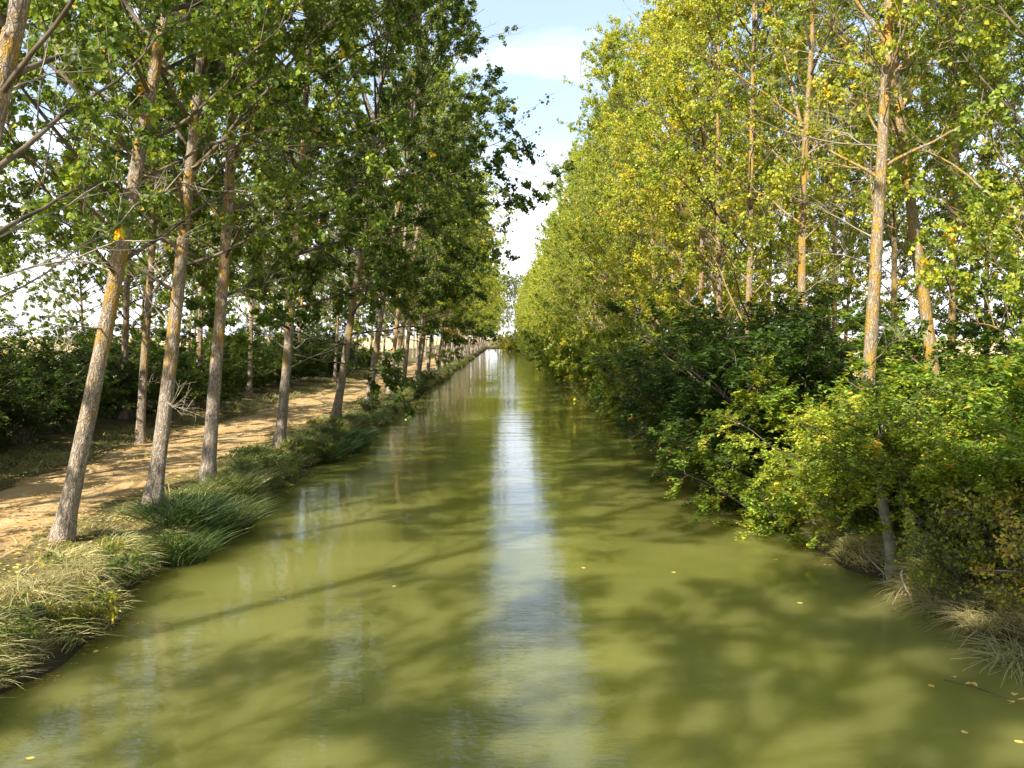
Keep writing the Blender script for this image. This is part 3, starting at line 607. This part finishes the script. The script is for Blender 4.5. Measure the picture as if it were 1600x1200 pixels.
WV = [shrub("weed_plant", 700+i, Hh=1.25, ns=12, spread=0.35, per=12, size=0.040, flat=0.2, sec=9, tw=4, sun_r=0.008) for i in range(2)]
for k, (x, y, sc, ye, lab) in enumerate([(7.6, 14.1, 1.25, .70, "yellowing weed in the middle of the right bank weeds"), (7.9, 13.0, 1.3, .80, "rusty brown weed at the right edge of the frame"), (7.9, 15.1, .9, .42, "green weed beside the foot of the pale elm stem"), (8.7, 14.0, 1.2, .35, "tall green weed behind the yellowing weeds"),
        (-6.9, 26.3, .85, .50, "yellow green weed beyond the forked poplar's foot"), (-6.8, 28.3, .9, .42, "green weed between the third and fourth left poplars"), (-6.7, 24.9, .7, .40, "small weed beside the forked poplar's foot"), (-13.6, 20.0, .6, .45, "low weed at the far side of the path on the left")]):
    place(WV[k % 2], x, y, (0, 0), k*1.9, sc*1.3, (ye, 1.0), 0.0, lab, 'weed', "weeds on the banks")

HB = [shrub("bank_herb", 720+i, Hh=0.55, ns=12, spread=0.8, per=8, size=0.05, flat=0.35, sec=6, tw=3, sun_r=0.004) for i in range(2)]
hb = np.random.default_rng(61)
for k in range(46):
    left = k % 5 < 3; y = 10.5 + 32*hb.uniform()**1.3; x = float(edge_l(y)) - 0.1 - abs(hb.normal(0, 0.5)) if left else float(edge_r(y)) + 0.1 + abs(hb.normal(0, 0.6))
    place(HB[k % 2], x, y, (0, 0), hb.uniform(0, 6.28), hb.uniform(0.6, 1.3), (hb.uniform(.2, .8), 1.1), 0.0, "low leafy herb in the grass of the left bank" if left else "low leafy herb in the grass of the right bank", 'herb', "low herbs in the left bank grass" if left else "low herbs in the right bank grass")
# pale stem at the right water edge
def bare_stem():
    rng = np.random.default_rng(77); root = empty("elm_tree")
    s = np.linspace(0, 1, 16); P = np.stack([-0.25*s + 0.05*np.sin(s*7), 0.1*np.sin(s*4), -0.3+s*2.9], -1)
    g = Geo(); tubes(g, P, 0.15*(1-0.75*s), 10, 0, 0.1, rng); ob("trunk", g.mesh("elm_trunk", [DRYWOOD]), root)
    l2, _ = spawn(rng, P[None], 16, 0.3, 1.0, 1.0, 2.2, 7, 0.1, -0.1, flat=0.5)
    for q in range(6):
        g = Geo(); tubes(g, l2[q], np.linspace(0.022, 0.006, 7), 5, 0); ob("branch", g.mesh("elm_branch", [TWIG]), root)
    s3, _ = spawn(rng, l2, 8, 0.15, 1.0, 0.8, 0.8, 5, 0, -0.1, flat=0.8); g = Geo(); tubes(g, l2[6:], np.linspace(0.018, 0.005, 7)[None].repeat(10, 0), 4, 1); tubes(g, s3, np.linspace(0.005, 0.002, 5)[None].repeat(len(s3), 0), 3, 1)
    leaves(g, rng, s3, 26, 0.075, 0.05, 0.05, 0.62, 0.6); ob("crown", g.mesh("elm_crown", [ELM, TWIG]), root); return root
place(bare_stem(), 7.25, 16.9, (-2, 0), 0, 1.0, (.48, 1.1), 0.0, "young elm with a pale bare stem at the right water edge", 'tree')

def stick(seed):
    rng = np.random.default_rng(seed); g = Geo(); s = np.linspace(0, 1, 8)[:, None]
    P = np.array([0, 0, 0.35]) + np.array([-1.1, -0.25, -0.42])*s + np.array([0, 0.2, 0.12])*np.sin(s*5+seed)*0.6
    tubes(g, P, np.linspace(0.028, 0.006, 8), 6, 0)
    s2, _ = spawn(rng, P[None], 6, 0.2, 1, 0.8, 0.6, 5); tubes(g, s2, np.linspace(0.010, 0.003, 5)[None].repeat(6, 0), 4, 0)
    return ob("dead_stick", g.mesh("dead_stick", [DRYWOOD]))
STK = [stick(i) for i in range(2)]
for k, (x, y, sc, lab) in enumerate([(7.0, 36.5, 1.3, "pale dead stick leaning into the water at the end of the dark shrub mass"), (6.8, 41.0, 1.5, "pale dead stick in the water past the dark shrub mass"), (6.7, 34.0, 1.0, "short pale dead stick at the water edge under the dark shrubs"),
        (7.1, 15.9, 1.0, "dead stick beside the foot of the pale elm stem"), (6.9, 17.4, .9, "dead stick at the water edge left of the pale elm stem"), (6.9, 46.0, 1.4, "farthest pale dead stick on the right waterline")]):
    put(STK[k % 2], x, y, sc, k*0.5-0.6, (0.5, 1), lab, 'stick', "dead sticks along the right waterline")
# ------------------------------------------------------------------ fallen leaves
lm, t, o = new_mat("fallen_leaf")
oi = t.nodes.new('ShaderNodeNewGeometry'); principled(t, o, ramp(t, oi.outputs['Random Per Island'], [(0.0, (0.50, 0.25, 0.03)), (0.5, (0.62, 0.42, 0.07)), (1.0, (0.66, 0.54, 0.26))]), 0.6, 0.3)
rng = np.random.default_rng(31); n = 9000
yv = 9 + 70*rng.uniform(0, 1, n)**1.6; xv = rng.uniform(-13.2, -7.3, n)
g = Geo(); zv = gh(xv, yv) + 0.055
a = rng.uniform(0, 6.28, n); s_ = rng.uniform(0.02, 0.045, n)
c0 = np.stack([xv, yv, zv], -1)[:, None]; an = a[:, None] + np.array([0, 0.5, 1, 1.5])*PI
q = np.stack([np.cos(an)*s_[:, None], np.sin(an)*s_[:, None], rng.uniform(0, 0.02, (n, 4))], -1)
g.add((c0+q).reshape(-1, 3), np.arange(n*4).reshape(n, 4), 0, False)
tag(ob("leaf_litter", g.mesh("leaf_litter", [lm])), "pale fallen leaves scattered over the dirt path", 'leaf litter', kind='stuff')
n = 1500; lft = rng.uniform(0, 1, n) < 0.6; yv = 9.5 + 34*rng.uniform(0, 1, n)**1.5
yv = yv + 0.5*np.sin(yv*5.0)                    # bunched into rafts
off = np.abs(rng.normal(0.02, 0.16, n)) + 0.03; xv = np.where(lft, edge_l(yv) + off, edge_r(yv) - off)
a = rng.uniform(0, 6.28, n); s_ = rng.uniform(0.012, 0.034, n); an = a[:, None] + np.array([0, 0.5, 1, 1.5])*PI
c0 = np.stack([xv, yv, np.full(n, 0.006)], -1)[:, None]; q = np.stack([np.cos(an)*s_[:, None], np.sin(an)*s_[:, None]*0.7, rng.uniform(0, 0.006, (n, 4))], -1)
rm, t, o = new_mat("wet_leaf_raft"); oi = t.nodes.new('ShaderNodeNewGeometry')
principled(t, o, ramp(t, oi.outputs['Random Per Island'], [(0.0, (0.14, 0.08, 0.03)), (0.6, (0.30, 0.18, 0.04)), (1.0, (0.60, 0.42, 0.08))]), 0.5, 0.4)
g = Geo(); g.add((c0+q).reshape(-1, 3), np.arange(n*4).reshape(n, 4), 0, False)
tag(ob("leaf_raft", g.mesh("leaf_raft", [rm])), "brown and yellow leaf bits floating along both waterlines", 'leaf litter', kind='stuff')
def float_leaf(seed):
    rng = np.random.default_rng(seed); g = Geo(); k = 8; a = np.arange(k)*2*PI/k; r = 0.045*np.array([1.25, 1, .85, .8, .95, .8, .85, 1])
    ring = np.stack([np.cos(a)*r, np.sin(a)*r, 0.004+0.008*rng.uniform(0, 1, k)], -1); v = np.concatenate([ring, ring*0.5*np.array([1, 1, 0])+np.array([0, 0, 0.004])])
    f = [[i, (i+1) % k, k+(i+1) % k, k+i] for i in range(k)] + [[8, 9, 10, 11], [8, 11, 12, 15], [12, 13, 14, 15]]
    g.add(v, f); return ob("fallen_leaf", g.mesh("fallen_leaf", [lm]))
FLf = [float_leaf(i) for i in range(2)]
fl = [((-5.06, 9.73), "yellow leaf afloat near the lower left corner"), ((-1.96, 16.54), "bright yellow leaf afloat left of the sky reflection"), ((1.59, 17.85), "pale leaf afloat right of the sky reflection"), ((3.29, 17.49), "small pale leaf afloat on the sunlit band towards the right shade"),
      ((-6.24, 13.24), "yellow leaf against the left bank, biggest of its raft"), ((-5.84, 13.13), "yellow leaf right of the biggest in the left bank raft"), ((-6.07, 13.35), "yellow leaf behind the others in the left bank raft"), ((-6.55, 16.05), "leaf afloat near the left bank tussocks"),
      ((-6.52, 16.38), "leaf afloat close beyond the one near the left bank tussocks"), ((-6.11, 14.25), "leaf afloat at the tip of the left straw grass"), ((5.27, 10.28), "leaf afloat below the floating twig on the right"), ((5.74, 10.02), "pale leaf afloat in the lower right corner"),
      ((5.54, 18.49), "pale leaf afloat beneath the right sprays"), ((5.54, 11.67), "small yellow leaf afloat left of the floating twig"), ((5.05, 15.42), "small yellow leaf afloat on the dark water at right"), ((-6.53, 24.7), "leaf afloat beside the pale sedge blades")]
for k, (pp, lab) in enumerate(fl):
    put(FLf[k % 2], pp[0], pp[1], 1.0, k*1.1, (1, 1), lab, 'leaf', "leaves afloat on the canal")
    # rest them on the surface
for o in C.objects:
    if o.name.startswith("fallen_leaf"): o.location.z = 0.004
# floating twig
tw_root = empty("floating_twig"); tw_root.location = (6.14, 11.41, 0.0)
P = np.array([[-0.35, 0.45, 0.02], [-0.1, 0.15, 0.035], [0.1, -0.1, 0.02], [0.25, -0.35, 0.01]]); g = Geo(); tubes(g, P, [0.004, 0.007, 0.006, 0.003], 6, 0); ob("stem", g.mesh("twig_stem", [TWIG]), tw_root)
rng = np.random.default_rng(4)
for k in range(7):
    g = Geo(); leaves(g, rng, P[None, (2 if k < 4 else 0):(4 if k < 4 else 2)], 1, 0.10, 0, 0.04, 0.9, 0.9); me = g.mesh("twig_leaf", [lm]); c = ob("leaf", me, tw_root); c.location.z = 0.012
tag(tw_root, "broken twig with orange leaves floating near the right bank", 'twig')
